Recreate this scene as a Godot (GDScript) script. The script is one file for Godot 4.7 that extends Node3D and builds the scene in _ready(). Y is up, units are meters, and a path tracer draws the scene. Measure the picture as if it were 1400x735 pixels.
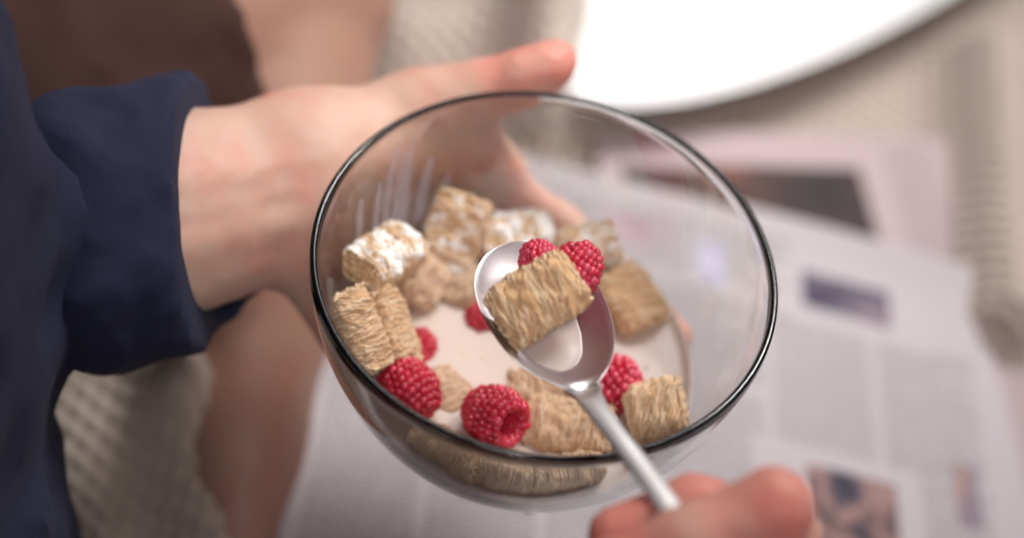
extends Node3D

# ------------------------------------------------------------------ mesh helpers

class MeshMaker:
	var v := PackedVector3Array()
	var c := PackedColorArray()
	var uv := PackedVector2Array()
	var i := PackedInt32Array()

	func quad(a: int, b: int, d: int, e: int) -> void:
		i.append(a); i.append(b); i.append(d)
		i.append(a); i.append(d); i.append(e)

	func lattice(first: int, rows: int, cols: int, wrap: bool) -> void:
		for r in rows - 1:
			for k in (cols if wrap else cols - 1):
				var k2 := (k + 1) % cols
				quad(first + r * cols + k, first + r * cols + k2, first + (r + 1) * cols + k2, first + (r + 1) * cols + k)

	func tube(path: PackedVector3Array, radius: float, sides: int, col: Color, taper := 0.6) -> void:
		var first := v.size()
		var n := path.size()
		var side := Vector3.ZERO
		for p in n:
			var dir := (path[mini(p + 1, n - 1)] - path[maxi(p - 1, 0)]).normalized()
			if p == 0:
				side = dir.cross(Vector3(0.31, 0.83, 0.47)).normalized()
			side = (side - dir * side.dot(dir)).normalized()
			var up := dir.cross(side)
			var e := absf(2.0 * p / (n - 1) - 1.0)
			var r := radius * (1.0 - (1.0 - taper) * e * e)
			for s in sides:
				var a := TAU * s / sides
				v.append(path[p] + (side * cos(a) + up * sin(a)) * r)
				c.append(col)
		for p in n - 1:
			for s in sides:
				var s2 := (s + 1) % sides
				quad(first + p * sides + s, first + (p + 1) * sides + s, first + (p + 1) * sides + s2, first + p * sides + s2)
		for s in range(1, sides - 1):
			i.append(first); i.append(first + s); i.append(first + s + 1)
			var l := first + (n - 1) * sides
			i.append(l); i.append(l + s + 1); i.append(l + s)

	# closed: turn the faces so that they look outwards
	func commit(closed := true) -> ArrayMesh:
		if closed:
			var vol := 0.0
			for t in range(0, i.size(), 3):
				vol += v[i[t]].dot(v[i[t + 1]].cross(v[i[t + 2]]))
			if vol > 0.0:
				flip()
		var nrm := PackedVector3Array()
		nrm.resize(v.size())
		for t in range(0, i.size(), 3):
			var a := i[t]
			var b := i[t + 1]
			var d := i[t + 2]
			var f := (v[d] - v[a]).cross(v[b] - v[a])
			nrm[a] += f
			nrm[b] += f
			nrm[d] += f
		for k in nrm.size():
			nrm[k] = nrm[k].normalized() if nrm[k].length_squared() > 0.0 else Vector3.UP
		var arr := []
		arr.resize(Mesh.ARRAY_MAX)
		arr[Mesh.ARRAY_VERTEX] = v
		arr[Mesh.ARRAY_NORMAL] = nrm
		if c.size() == v.size():
			arr[Mesh.ARRAY_COLOR] = c
		if uv.size() == v.size():
			arr[Mesh.ARRAY_TEX_UV] = uv
		arr[Mesh.ARRAY_INDEX] = i
		var m := ArrayMesh.new()
		m.add_surface_from_arrays(Mesh.PRIMITIVE_TRIANGLES, arr)
		return m

	func flip() -> void:
		for t in range(0, i.size(), 3):
			var k := i[t + 1]
			i[t + 1] = i[t + 2]
			i[t + 2] = k


# Tapered bones joined by a smooth minimum: chain 0 is the trunk, the others join it but not one another.
class Flesh:
	var a := []
	var ba := []
	var inv := []
	var ra := []
	var rb := []
	var chains := [[]]
	var inner := [0.012]
	var join := 0.010
	var ball := Vector3.ZERO
	var ball_r := 0.0
	var cuts := []
	var wrinkle: FastNoiseLite = null
	var wrinkle_size := 0.0

	func bone(chain: int, p: Vector3, q: Vector3, rp: float, rq: float) -> void:
		while chains.size() <= chain:
			chains.append([])
			inner.append(0.005)
		chains[chain].append(a.size())
		a.append(p)
		ba.append(q - p)
		inv.append(1.0 / maxf((q - p).length_squared(), 1e-12))
		ra.append(rp)
		rb.append(rq)

	func path(chain: int, pts: Array, rs: Array) -> void:
		for k in pts.size() - 1:
			bone(chain, pts[k], pts[k + 1], rs[k], rs[k + 1])

	func chain_dist(g: int, p: Vector3) -> float:
		var d := 1.0
		var k: float = inner[g]
		for n: int in chains[g]:
			var pa: Vector3 = p - a[n]
			var b: Vector3 = ba[n]
			var t := clampf(pa.dot(b) * inv[n], 0.0, 1.0)
			var e: float = (pa - b * t).length() - ra[n] - (rb[n] - ra[n]) * t
			var h := maxf(k - absf(d - e), 0.0) / k
			d = minf(d, e) - h * h * k * 0.25
		return d

	func dist(p: Vector3) -> float:
		var d0 := chain_dist(0, p)
		var d := d0
		for g in range(1, chains.size()):
			var e := chain_dist(g, p)
			var h := maxf(join - absf(d0 - e), 0.0) / join
			d = minf(d, minf(d0, e) - h * h * join * 0.25)
		if wrinkle:
			d += wrinkle.get_noise_3dv(p) * wrinkle_size
		for cut: Plane in cuts:
			d = maxf(d, cut.distance_to(p))
		if ball_r > 0.0:
			var rr := Vector2(p.x - ball.x, p.z - ball.z).length()
			var dd := maxf(ball.y - p.y, 0.0)
			var q := pow(rr / 0.075, 2.0) + pow(dd / 0.095, 1.8)
			var slope := Vector2(2.0 * rr / 0.005625, 1.8 * pow(maxf(dd, 0.0001), 0.8) / 0.01444).length()
			var e2 := ball_r - maxf((q - 1.0) / maxf(slope, 1e-3), dd - 0.082)
			var h2 := maxf(0.005 - absf(d - e2), 0.0) / 0.005
			d = maxf(d, e2) + h2 * h2 * 0.00125
		return d


# Surface nets over the box lo..hi with cells of size h, added to the mesh maker.
func nets(mm: MeshMaker, flesh: Flesh, lo: Vector3, hi: Vector3, h: float, paint: Callable) -> void:
	var bl := 4
	var cx := int(ceil((hi.x - lo.x) / h / bl)) * bl
	var cy := int(ceil((hi.y - lo.y) / h / bl)) * bl
	var cz := int(ceil((hi.z - lo.z) / h / bl)) * bl
	var sx := cx + 1
	var sy := cy + 1
	var sz := cz + 1
	var val := PackedFloat32Array()
	val.resize(sx * sy * sz)
	val.fill(1.0)
	var known := PackedByteArray()
	known.resize(val.size())
	var live := []
	var far_r := bl * h * 0.87 * 1.2 + h
	for bz in range(0, cz, bl):
		for by in range(0, cy, bl):
			for bx in range(0, cx, bl):
				var d := flesh.dist(lo + Vector3(bx + 2, by + 2, bz + 2) * h)
				if absf(d) > far_r:
					for z in range(bz, bz + bl + 1):
						for y in range(by, by + bl + 1):
							var at := (z * sy + y) * sx + bx
							for x in bl + 1:
								if not known[at + x]:
									val[at + x] = d
				else:
					live.append(Vector3i(bx, by, bz))
					for z in range(bz, bz + bl + 1):
						for y in range(by, by + bl + 1):
							var at := (z * sy + y) * sx + bx
							for x in bl + 1:
								if not known[at + x]:
									known[at + x] = 1
									val[at + x] = flesh.dist(lo + Vector3(bx + x, y, z) * h)
	var id := PackedInt32Array()
	id.resize(cx * cy * cz)
	id.fill(-1)
	var step := [1, sx, sx * sy]
	var corner := [0, 1, sx, sx + 1, sx * sy, sx * sy + 1, sx * sy + sx, sx * sy + sx + 1]
	var edges := [[0, 1], [2, 3], [4, 5], [6, 7], [0, 2], [1, 3], [4, 6], [5, 7], [0, 4], [1, 5], [2, 6], [3, 7]]
	for b: Vector3i in live:
		for z in range(b.z, b.z + bl):
			for y in range(b.y, b.y + bl):
				for x in range(b.x, b.x + bl):
					var at := (z * sy + y) * sx + x
					var neg := 0
					for k in 8:
						if val[at + corner[k]] < 0.0:
							neg += 1
					if neg == 0 or neg == 8:
						continue
					var sum := Vector3.ZERO
					var n := 0
					for e in edges:
						var f: float = val[at + corner[e[0]]]
						var g: float = val[at + corner[e[1]]]
						if (f < 0.0) != (g < 0.0):
							var t := f / (f - g)
							var p := Vector3(e[0] & 1, (e[0] >> 1) & 1, e[0] >> 2)
							var q := Vector3(e[1] & 1, (e[1] >> 1) & 1, e[1] >> 2)
							sum += p.lerp(q, t)
							n += 1
					id[(z * cy + y) * cx + x] = mm.v.size()
					var w := lo + (Vector3(x, y, z) + sum / n) * h
					mm.v.append(w)
					mm.c.append(paint.call(w))
	var cs := [1, cx, cx * cy]
	for b: Vector3i in live:
		for z in range(maxi(b.z, 1), b.z + bl):
			for y in range(maxi(b.y, 1), b.y + bl):
				for x in range(maxi(b.x, 1), b.x + bl):
					var at := (z * sy + y) * sx + x
					var cell := (z * cy + y) * cx + x
					var f := val[at]
					for ax in 3:
						var g: float = val[at + step[ax]]
						if (f < 0.0) == (g < 0.0):
							continue
						var s1: int = cs[(ax + 1) % 3]
						var s2: int = cs[(ax + 2) % 3]
						var p0 := id[cell]
						var p1 := id[cell - s1]
						var p2 := id[cell - s1 - s2]
						var p3 := id[cell - s2]
						if p0 < 0 or p1 < 0 or p2 < 0 or p3 < 0:
							continue
						if f < 0.0:
							mm.quad(p0, p3, p2, p1)
						else:
							mm.quad(p0, p1, p2, p3)


# ------------------------------------------------------------------ naming helpers

var taken := {}

func numbered(called: String) -> String:
	taken[called] = taken.get(called, -1) + 1
	return called if taken[called] == 0 else "%s_%03d" % [called, taken[called]]

func tag(o: Node3D, label: String, category: String, group := "") -> void:
	o.set_meta("label", label)
	o.set_meta("category", category)
	if group:
		o.set_meta("group", group)

func thing(called: String, label: String, category: String, at := Transform3D(), group := "") -> Node3D:
	var o := Node3D.new()
	o.name = numbered(called)
	add_child(o)
	o.transform = at
	tag(o, label, category, group)
	return o

func put(called: String, mesh: Mesh, mat: Material, parent: Node3D) -> MeshInstance3D:
	var o := MeshInstance3D.new()
	o.name = numbered(called) if parent == self else called
	o.mesh = mesh
	o.material_override = mat
	parent.add_child(o, true)
	return o

func lin(r: float, g: float, b: float, a := 1.0) -> Color:
	var c := Color(r, g, b).linear_to_srgb()
	c.a = a
	return c

func mat(color: Color, rough := 0.6, metal := 0.0) -> StandardMaterial3D:
	var m := StandardMaterial3D.new()
	m.albedo_color = color
	m.roughness = rough
	m.metallic = metal
	return m

func noise(seed_: int, freq: float, octaves := 3) -> FastNoiseLite:
	var n := FastNoiseLite.new()
	n.seed = seed_
	n.noise_type = FastNoiseLite.TYPE_SIMPLEX_SMOOTH
	n.frequency = freq
	n.fractal_octaves = octaves
	return n

const RIM := 0.18       # height of the bowl's rim above the bed
const OUT := 0.075      # outer radius of the bowl at the rim
const INN := 0.0723     # inner radius at the rim
const DEEP := 0.082     # depth of the bowl outside
const DEEP_IN := 0.0785 # and inside
const MILK := 0.127     # height of the milk
const MID := Vector3(0, RIM, 0)

func outer_r(d: float) -> float:
	return OUT * sqrt(maxf(0.0, 1.0 - pow(maxf(d, 0.0) / 0.095, 1.8)))

func inner_r(d: float) -> float:
	return INN * sqrt(maxf(0.0, 1.0 - pow(maxf(d, 0.0) / 0.0922, 1.8)))

# ------------------------------------------------------------------ scene

func _ready() -> void:
	# camera
	var cam := Camera3D.new()
	cam.name = "camera"
	add_child(cam)
	cam.transform = Transform3D(Vector3(0.98193, 0.12410, -0.14289), Vector3(-0.18918, 0.62163, -0.76012), Vector3(-0.00550, 0.77341, 0.63388), Vector3(-0.01340, 0.60460, 0.35400))
	cam.fov = 17.52
	cam.near = 0.05
	cam.far = 20.0
	var lens := CameraAttributesPhysical.new()
	lens.frustum_focal_length = 77.86
	lens.frustum_focus_distance = 0.542
	lens.frustum_near = 0.05
	lens.frustum_far = 20.0
	lens.exposure_aperture = 3.3
	cam.attributes = lens
	cam.current = true
	# surroundings: the dim room round the bed
	var env := Environment.new()
	env.background_mode = Environment.BG_COLOR
	env.background_color = lin(0.15, 0.130, 0.140)
	env.background_energy_multiplier = 1.0
	env.tonemap_mode = Environment.TONE_MAPPER_LINEAR
	env.tonemap_exposure = 1.16
	env.sdfgi_enabled = true
	env.ssao_enabled = true
	env.ssil_enabled = true
	var we := WorldEnvironment.new()
	we.name = "surroundings"
	we.environment = env
	add_child(we)
	# daylight from beyond the bed, to the right: a window high up and an added key spot
	window_light("window_light", Vector3(0.30, 1.05, -0.75), Vector3(0.02, 0.10, -0.08), Vector2(0.8, 0.7), 0.62, Color(1.0, 0.98, 0.97))
	window_light("side_fill_light", Vector3(1.5, 0.9, 0.3), Vector3(0.0, 0.12, 0.0), Vector2(0.9, 0.9), 0.07, Color(0.95, 0.95, 1.0))  # weak fill added from the right, no second window known
	var spot := SpotLight3D.new()  # added spot: its soft cone edge dims the near side
	spot.name = "key_spot_light"
	add_child(spot)
	spot.look_at_from_position(Vector3(0.42, 0.95, -0.72), Vector3(0.05, 0.06, -0.24))
	spot.spot_angle = 19.0
	spot.spot_angle_attenuation = 1.0
	spot.spot_range = 6.0
	spot.spot_attenuation = 2.0
	spot.light_size = 0.30
	spot.light_energy = 2.2
	spot.light_color = Color(1.0, 0.985, 0.97)
	spot.shadow_enabled = true
	# a softer fill spot added behind the viewer, fading towards the near side
	var front_fill := SpotLight3D.new()
	front_fill.name = "front_fill_light"
	add_child(front_fill)
	front_fill.look_at_from_position(Vector3(-0.02, 0.95, 0.52), Vector3(-0.030, 0.05, -0.22))
	front_fill.spot_angle = 16.0
	front_fill.spot_angle_attenuation = 1.0
	front_fill.spot_range = 6.0
	front_fill.spot_attenuation = 2.0
	front_fill.light_size = 0.14
	front_fill.light_energy = 0.42
	front_fill.light_color = Color(1.0, 0.95, 0.94)
	front_fill.shadow_enabled = true

	make_bed()
	make_tray()
	make_newspapers()
	make_person()
	make_bowl()
	make_milk()
	make_biscuits()
	make_raspberries()
	make_spoon()


func window_light(called: String, at: Vector3, aim: Vector3, size: Vector2, energy: float, color: Color) -> void:
	var l := AreaLight3D.new()
	l.name = called
	add_child(l)
	l.look_at_from_position(at, aim)
	l.area_size = size
	l.light_energy = energy
	l.light_color = color
	l.area_range = 6.0
	l.shadow_enabled = true


# ------------------------------------------------------------------ bed

func axis(lo: float, hi: float, from: float, to: float, fine: float, coarse: float) -> PackedFloat32Array:
	var out := PackedFloat32Array()
	var x := lo
	while x < hi:
		out.append(x)
		x += fine if x > from and x < to else coarse
	out.append(hi)
	return out

func ridge(x: float, z: float, a: Vector2, b: Vector2, width: float, height: float) -> float:
	var p := Vector2(x, z)
	var t := clampf((p - a).dot(b - a) / (b - a).length_squared(), 0.0, 1.0)
	var d := p.distance_to(a.lerp(b, t)) / width
	return height * exp(-d * d)

func make_bed() -> void:
	var xs := axis(-0.75, 0.75, -0.32, 0.32, 0.0017, 0.02)
	var zs := axis(-0.8, 0.55, -0.44, 0.10, 0.0017, 0.02)
	var soft := noise(5, 5.0, 2)
	var mm := MeshMaker.new()
	for z in zs:
		for x in xs:
			var y := -0.006 + soft.get_noise_2d(x, z) * 0.006
			y += ridge(x, z, Vector2(-0.1431, -0.0555), Vector2(-0.1218, -0.0168), 0.016, 0.030)
			y += ridge(x, z, Vector2(-0.1218, -0.0168), Vector2(-0.0970, 0.0374), 0.019, 0.034)
			y += ridge(x, z, Vector2(-0.1642, -0.0210), Vector2(-0.1458, 0.0664), 0.04, 0.022)
			y += ridge(x, z, Vector2(-0.0791, -0.2597), Vector2(-0.0207, -0.2923), 0.03, 0.028)
			y += ridge(x, z, Vector2(-0.0094, -0.2356), Vector2(-0.0241, -0.3658), 0.022, 0.044)
			y += ridge(x, z, Vector2(0.2118, -0.3308), Vector2(0.2136, -0.1581), 0.022, 0.034)
			# waffle knit: raised stitches in a skewed lattice
			var u := (x * 0.86 + z * 0.5) / 0.0088
			var w := (-x * 0.5 + z * 0.86) / 0.0076
			var row := floorf(w)
			var fu := u + 0.5 * fposmod(row, 2.0)
			var k := absf(sin(PI * fu)) * absf(sin(PI * w))
			y += 0.0038 * sqrt(k)
			mm.v.append(Vector3(x, y, z))
	mm.lattice(0, zs.size(), xs.size(), false)
	var m := mat(lin(0.47, 0.395, 0.34), 0.95)
	m.rim_enabled = true
	m.rim = 0.3
	var fuzz := NoiseTexture2D.new()
	fuzz.noise = noise(8, 0.09, 4)
	fuzz.width = 512
	fuzz.height = 512
	fuzz.seamless = true
	m.heightmap_enabled = true
	m.heightmap_texture = fuzz
	m.heightmap_scale = 0.06
	m.uv1_triplanar = true
	m.uv1_scale = Vector3.ONE * 30.0
	var o := put("bed_blanket", mm.commit(false), m, self)
	o.set_meta("kind", "structure")
	tag(o, "cream knitted blanket with soft folds under everything else", "blanket")


func make_tray() -> void:
	# oval white tray lying beyond the bowl
	var prof := [Vector2(0.0, 0.012), Vector2(0.55, 0.012), Vector2(0.74, 0.0125), Vector2(0.80, 0.0155), Vector2(0.86, 0.0205), Vector2(0.975, 0.0232), Vector2(0.995, 0.0238), Vector2(1.0, 0.0228), Vector2(0.99, 0.0216), Vector2(0.86, 0.0178), Vector2(0.80, 0.0120), Vector2(0.72, 0.0095), Vector2(0.0, 0.0095)]
	var mm := MeshMaker.new()
	for p: Vector2 in prof:
		for k in 128:
			var a := TAU * k / 128
			mm.v.append(Vector3(cos(a) * p.x * 0.0 + cos(a) * maxf(p.x * TRAY_A, 1e-5), p.y, sin(a) * maxf(p.x * TRAY_B, 1e-5)))
	mm.lattice(0, prof.size(), 128, true)
	var m := mat(lin(0.74, 0.755, 0.76), 0.18)
	m.clearcoat_enabled = true
	m.clearcoat = 0.4
	var o := put("oval_tray", mm.commit(), m, self)
	o.transform = Transform3D(Basis(Vector3.UP, 0.91834), Vector3(0.15266, 0.006, -0.43655))
	tag(o, "shiny white oval tray with rounded edge lying on the blanket beyond the bowl", "tray")

const TRAY_A := 0.25993
const TRAY_B := 0.08000

# ------------------------------------------------------------------ newspapers

func blot(im: Image, r: Rect2, w: float, h: float, c: Color) -> void:
	im.fill_rect(Rect2i(int(r.position.x / w * im.get_width()), int(r.position.y / h * im.get_height()), maxi(1, int(r.size.x / w * im.get_width())), maxi(1, int(r.size.y / h * im.get_height()))), c)

func picture(im: Image, r: Rect2, w: float, h: float, cols: Array, seed_: int) -> void:
	# a printed photograph: soft patches of a few tones
	var n := noise(seed_, 1.0, 3)
	var x0 := int(r.position.x / w * im.get_width())
	var y0 := int(r.position.y / h * im.get_height())
	var x1 := int(r.end.x / w * im.get_width())
	var y1 := int(r.end.y / h * im.get_height())
	for y in range(maxi(y0, 0), mini(y1, im.get_height())):
		for x in range(maxi(x0, 0), mini(x1, im.get_width())):
			var t := clampf(n.get_noise_2d((x - x0) * 1.3 / (x1 - x0), (y - y0) * 1.1 / (y1 - y0)) * 1.0 + 0.5, 0.0, 0.999) * (cols.size() - 1)
			im.set_pixel(x, y, (cols[int(t)] as Color).lerp(cols[int(t) + 1], t - int(t)))

func columns_of_text(im: Image, r: Rect2, w: float, h: float, paper: Color, ink: Color, rng: RandomNumberGenerator) -> void:
	# rows of short strokes, too small to be letters
	var y := r.position.y
	while y < r.end.y:
		var x := r.position.x
		var stop := r.end.x - (rng.randf() * r.size.x * 0.5 if rng.randf() < 0.12 else 0.0)
		while x < stop:
			var l := rng.randf_range(0.0012, 0.0048)
			blot(im, Rect2(x, y, minf(l, stop - x), 0.0011), w, h, paper.lerp(ink, rng.randf_range(0.55, 0.85)))
			x += l + 0.0009
		y += 0.0026

func page_mesh(tl: Vector3, tr: Vector3, br: Vector3, bl: Vector3, wave: FastNoiseLite, amp: float, thick: float, curl: float) -> ArrayMesh:
	var mm := MeshMaker.new()
	var n := 48
	for side in 2:
		for a in n + 1:
			for b in n + 1:
				var u := float(b) / n
				var v := float(a) / n
				var p := tl.lerp(tr, u).lerp(bl.lerp(br, u), v)
				p.y += wave.get_noise_2d(p.x, p.z) * amp + curl * pow(maxf(0.0, 1.0 - v * 9.0), 2.0) - (thick if side else 0.0)
				mm.v.append(p)
				mm.uv.append(Vector2(u, v))
	var per := (n + 1) * (n + 1)
	mm.lattice(0, n + 1, n + 1, false)
	for a in n:
		for b in n:
			var k := per + a * (n + 1) + b
			mm.quad(k, k + n + 1, k + n + 2, k + 1)
	# the cut edges
	for k in n:
		mm.quad(k, per + k, per + k + 1, k + 1)
		var e := n * (n + 1) + k
		mm.quad(e + 1, per + e + 1, per + e, e)
		var l := k * (n + 1)
		mm.quad(l + n + 1, per + l + n + 1, per + l, l)
		var r := k * (n + 1) + n
		mm.quad(r, per + r, per + r + n + 1, r + n + 1)
	return mm.commit()

func print_mat(im: Image) -> StandardMaterial3D:
	var m := mat(Color.WHITE, 0.85)
	m.albedo_texture = ImageTexture.create_from_image(im)
	m.texture_repeat = false
	return m

func make_newspapers() -> void:
	var rng := RandomNumberGenerator.new()
	rng.seed = 11
	var ink := Color(0.16, 0.15, 0.17)
	# the pink sheet at the back
	var w := 0.20
	var h := 0.22
	var pink := lin(0.38, 0.30, 0.31)
	var im := Image.create(800, 880, false, Image.FORMAT_RGB8)
	im.fill(pink)
	picture(im, Rect2(0.012, 0.0215, 0.1155, 0.075), w, h, [Color(0.10, 0.09, 0.10), Color(0.18, 0.15, 0.15), Color(0.26, 0.19, 0.18), Color(0.42, 0.26, 0.22)], 3)
	columns_of_text(im, Rect2(0.142, 0.006, 0.024, 0.20), w, h, pink, ink.lerp(pink, 0.45), rng)
	columns_of_text(im, Rect2(0.172, 0.012, 0.022, 0.20), w, h, pink, pink.darkened(0.25), rng)
	for k in 4:
		columns_of_text(im, Rect2(0.010 + k * 0.032, 0.108, 0.028, 0.11), w, h, pink, ink.lerp(pink, 0.45), rng)
	var back := thing("pink_newspaper", "pinkish newspaper sheet with a wide dark photo, half under the white newspaper", "newspaper", Transform3D(), "newspapers spread on the blanket")
	var wave := noise(21, 7.0, 2)
	var f1 := Vector3(0.97588, 0, -0.2183)
	var f2 := Vector3(0.2183, 0, 0.97588)
	var o1: Vector3 = Vector3(0.04072, 0.0068, -0.23662) - f1 * 0.024
	var front_page := page_mesh(o1, o1 + f1 * w, o1 + f1 * w + f2 * h, o1 + f2 * h, wave, 0.0014, 0.0004, 0.0)
	put("front_page", front_page, print_mat(im), back)
	var plain := mat(pink, 0.9)
	var q1 := o1 + Vector3(0.004, -0.0009, 0.003)
	var g1 := f1.rotated(Vector3.UP, -0.025)
	var g2 := f2.rotated(Vector3.UP, -0.025)
	put("inner_page", page_mesh(q1, q1 + g1 * w, q1 + g1 * w + g2 * h, q1 + g2 * h, wave, 0.0014, 0.0004, 0.0), plain, back)

	# the white sheet in front, over it
	w = 0.29
	h = 0.26
	var white := lin(0.415, 0.382, 0.397)
	im = Image.create(1160, 1040, false, Image.FORMAT_RGB8)
	im.fill(white)
	for k in 6:
		columns_of_text(im, Rect2(0.010 + k * 0.0465, 0.052, 0.0425, 0.20), w, h, white, ink.lerp(white, 0.3), rng)
	for k in 5:
		columns_of_text(im, Rect2(0.010 + k * 0.0400, 0.012, 0.0370, 0.030), w, h, white, ink.lerp(white, 0.4), rng)
	blot(im, Rect2(0.2050, 0.010, 0.062, 0.044), w, h, white)
	picture(im, Rect2(0.2100, 0.0255, 0.040, 0.0195), w, h, [Color(0.22, 0.20, 0.27), Color(0.30, 0.28, 0.34), Color(0.48, 0.42, 0.46)], 9)
	picture(im, Rect2(0.166, 0.022, 0.014, 0.024), w, h, [Color(0.60, 0.60, 0.70), Color(0.72, 0.70, 0.78), Color(0.62, 0.61, 0.69)], 15)
	picture(im, Rect2(0.118, 0.018, 0.026, 0.016), w, h, [Color(0.62, 0.52, 0.55), Color(0.74, 0.66, 0.70)], 17)
	blot(im, Rect2(0.186, 0.118, 0.070, 0.070), w, h, white)
	picture(im, Rect2(0.2080, 0.1270, 0.037, 0.036), w, h, [Color(0.22, 0.20, 0.24), Color(0.42, 0.33, 0.33), Color(0.60, 0.47, 0.45), Color(0.38, 0.32, 0.35), Color(0.20, 0.19, 0.24)], 30)
	picture(im, Rect2(0.2700, 0.108, 0.010, 0.030), w, h, [Color(0.62, 0.50, 0.46), Color(0.42, 0.41, 0.50)], 31)
	picture(im, Rect2(0.018, 0.128, 0.022, 0.013), w, h, [Color(0.25, 0.26, 0.30), Color(0.45, 0.45, 0.48)], 33)
	var front := thing("white_newspaper", "white newspaper with columns of small print spread beneath the glass bowl", "newspaper", Transform3D(), "newspapers spread on the blanket")
	var tl := Vector3(-0.0925, 0.0145, -0.20388)
	var e1 := Vector3(0.99642, 0, 0.0846)
	var e2 := Vector3(-0.0846, 0, 0.99642)
	var wave2 := noise(25, 6.0, 2)
	var page := page_mesh(tl, tl + e1 * w, tl + e1 * 0.335 + e2 * h, tl + e1 * 0.036 + e2 * h, wave2, 0.0020, 0.0005, 0.004)
	put("front_page", page, print_mat(im), front)
	var inner := mat(white, 0.9)
	for k in 3:
		var s := tl + Vector3(0.001 * k, -0.0011 * (k + 1), 0.0012 * (k + 1))
		var out := 0.008 * (k + 1)
		put("inner_page", page_mesh(s, s + e1 * (w + 0.001 * k), s + e1 * (0.337 + out) + e2 * h, s + e1 * 0.036 + e2 * h, wave2, 0.0020, 0.0004, 0.003), inner, front)


# ------------------------------------------------------------------ person

func make_person() -> void:
	var who := thing("person", "person in navy shirt holding a glass bowl and a spoon", "person")
	# --- left arm and hand, under the bowl
	var wr: Vector3 = Vector3(-0.08439, 0.14473, -0.04311)
	var wide := Vector3(-0.388, 0.636, -0.667).normalized()
	var el: Vector3 = Vector3(-0.16558, 0.15373, 0.01146)
	var hand := Flesh.new()
	hand.ball = MID
	hand.ball_r = 0.0003
	hand.join = 0.009
	hand.inner[0] = 0.016
	hand.bone(0, el + wide * 0.0115, wr + wide * 0.0095, 0.0300, 0.0188)
	hand.bone(0, el - wide * 0.0115, wr - wide * 0.0095, 0.0300, 0.0190)
	var k1: Vector3 = Vector3(-0.02904, 0.13526, -0.07187)
	var k2: Vector3 = Vector3(-0.04374, 0.12321, -0.05805)
	var k3: Vector3 = Vector3(-0.05491, 0.11142, -0.03704)
	var k4: Vector3 = Vector3(-0.06157, 0.10759, -0.01309)
	var t0: Vector3 = Vector3(-0.05470, 0.15543, -0.07461)
	hand.bone(0, wr + wide * 0.009, k1, 0.0180, 0.0110)
	hand.bone(0, wr + wide * 0.004, k2, 0.0190, 0.0115)
	hand.bone(0, wr - wide * 0.005, k3, 0.0185, 0.0112)
	hand.bone(0, wr - wide * 0.009, k4, 0.0175, 0.0105)
	hand.bone(0, wr + wide * 0.010, t0, 0.0170, 0.0130)
	hand.bone(0, k1, k2, 0.0105, 0.0105)
	hand.bone(0, k2, k3, 0.0105, 0.0105)
	hand.bone(0, t0, k1, 0.0085, 0.0085)
	hand.bone(0, Vector3(-0.04343, 0.16237, -0.07745), Vector3(-0.03349, 0.14531, -0.07272), 0.0065, 0.0065)
	hand.path(1, [k1, Vector3(0.00358, 0.12043, -0.06653), Vector3(0.03155, 0.11186, -0.05187), Vector3(0.05266, 0.11328, -0.03132)], [0.0105, 0.0092, 0.0084, 0.0072])
	hand.path(2, [k2, Vector3(-0.00708, 0.09864, -0.05035), Vector3(0.02674, 0.09025, -0.02970), Vector3(0.04996, 0.10071, -0.01246)], [0.0108, 0.0094, 0.0086, 0.0074])
	hand.path(3, [k3, Vector3(-0.02545, 0.08872, -0.02136), Vector3(0.01574, 0.08936, 0.00278), Vector3(0.04006, 0.09260, 0.01458)], [0.0105, 0.0090, 0.0083, 0.0072])
	hand.path(4, [k4, Vector3(-0.03917, 0.09007, 0.00832), Vector3(-0.00982, 0.09011, 0.02014), Vector3(0.01111, 0.09078, 0.03051)], [0.0098, 0.0080, 0.0073, 0.0064])
	hand.path(5, [t0, Vector3(-0.03321, 0.16740, -0.08074), Vector3(-0.01873, 0.17484, -0.08456), Vector3(-0.01042, 0.17931, -0.08782), Vector3(-0.00738, 0.18065, -0.09100)], [0.0130, 0.0104, 0.0093, 0.0078, 0.0060])
	# tendons of the inner wrist, the heel of the hand
	var over := Vector3(0.30, 0.76, 0.56).normalized()
	for k in 3:
		var sidestep: Vector3 = wide * (0.0015 - 0.0072 * k + 0.005)
		hand.path(6 + k, [el.lerp(wr, 0.30) + over * 0.0225 + sidestep * 1.3, wr + over * 0.0178 + sidestep, wr.lerp(k2, 0.35) + over * 0.012 + sidestep], [0.0040, 0.0034, 0.0030])
	hand.bone(0, wr.lerp(k4, 0.30) - wide * 0.006 + over * 0.004, k4.lerp(wr, 0.3) - wide * 0.002, 0.0150, 0.0115)
	hand.wrinkle = noise(47, 120.0, 2)
	hand.wrinkle_size = 0.0005
	var mottle := noise(41, 60.0, 3)
	var tips := [Vector3(0.05266, 0.11328, -0.03132), Vector3(-0.00820, 0.18058, -0.08935), Vector3(-0.01732, 0.17570, -0.08481), Vector3(0.04996, 0.10071, -0.01246)]
	var paint_left := func(p: Vector3) -> Color:
		var red := 0.0
		for t: Vector3 in tips:
			red = maxf(red, 1.0 - smoothstep(0.006, 0.026, p.distance_to(t)))
		red = clampf(red * 0.9 + 0.10 + mottle.get_noise_3dv(p) * 0.6 + mottle.get_noise_3dv(p * 0.3) * 0.5, 0.0, 1.0)
		return Color(0.64, 0.415, 0.32).lerp(Color(0.66, 0.265, 0.205), red)
	var mm := MeshMaker.new()
	nets(mm, hand, Vector3(-0.20, 0.075, -0.125), Vector3(0.075, 0.215, 0.075), 0.0026, paint_left)
	# --- right hand, closed on the spoon handle
	var h: float = 0.47089
	var fist := Flesh.new()
	fist.wrinkle = noise(48, 130.0, 2)
	fist.wrinkle_size = 0.0006
	fist.join = 0.008
	fist.inner[0] = 0.014
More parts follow.
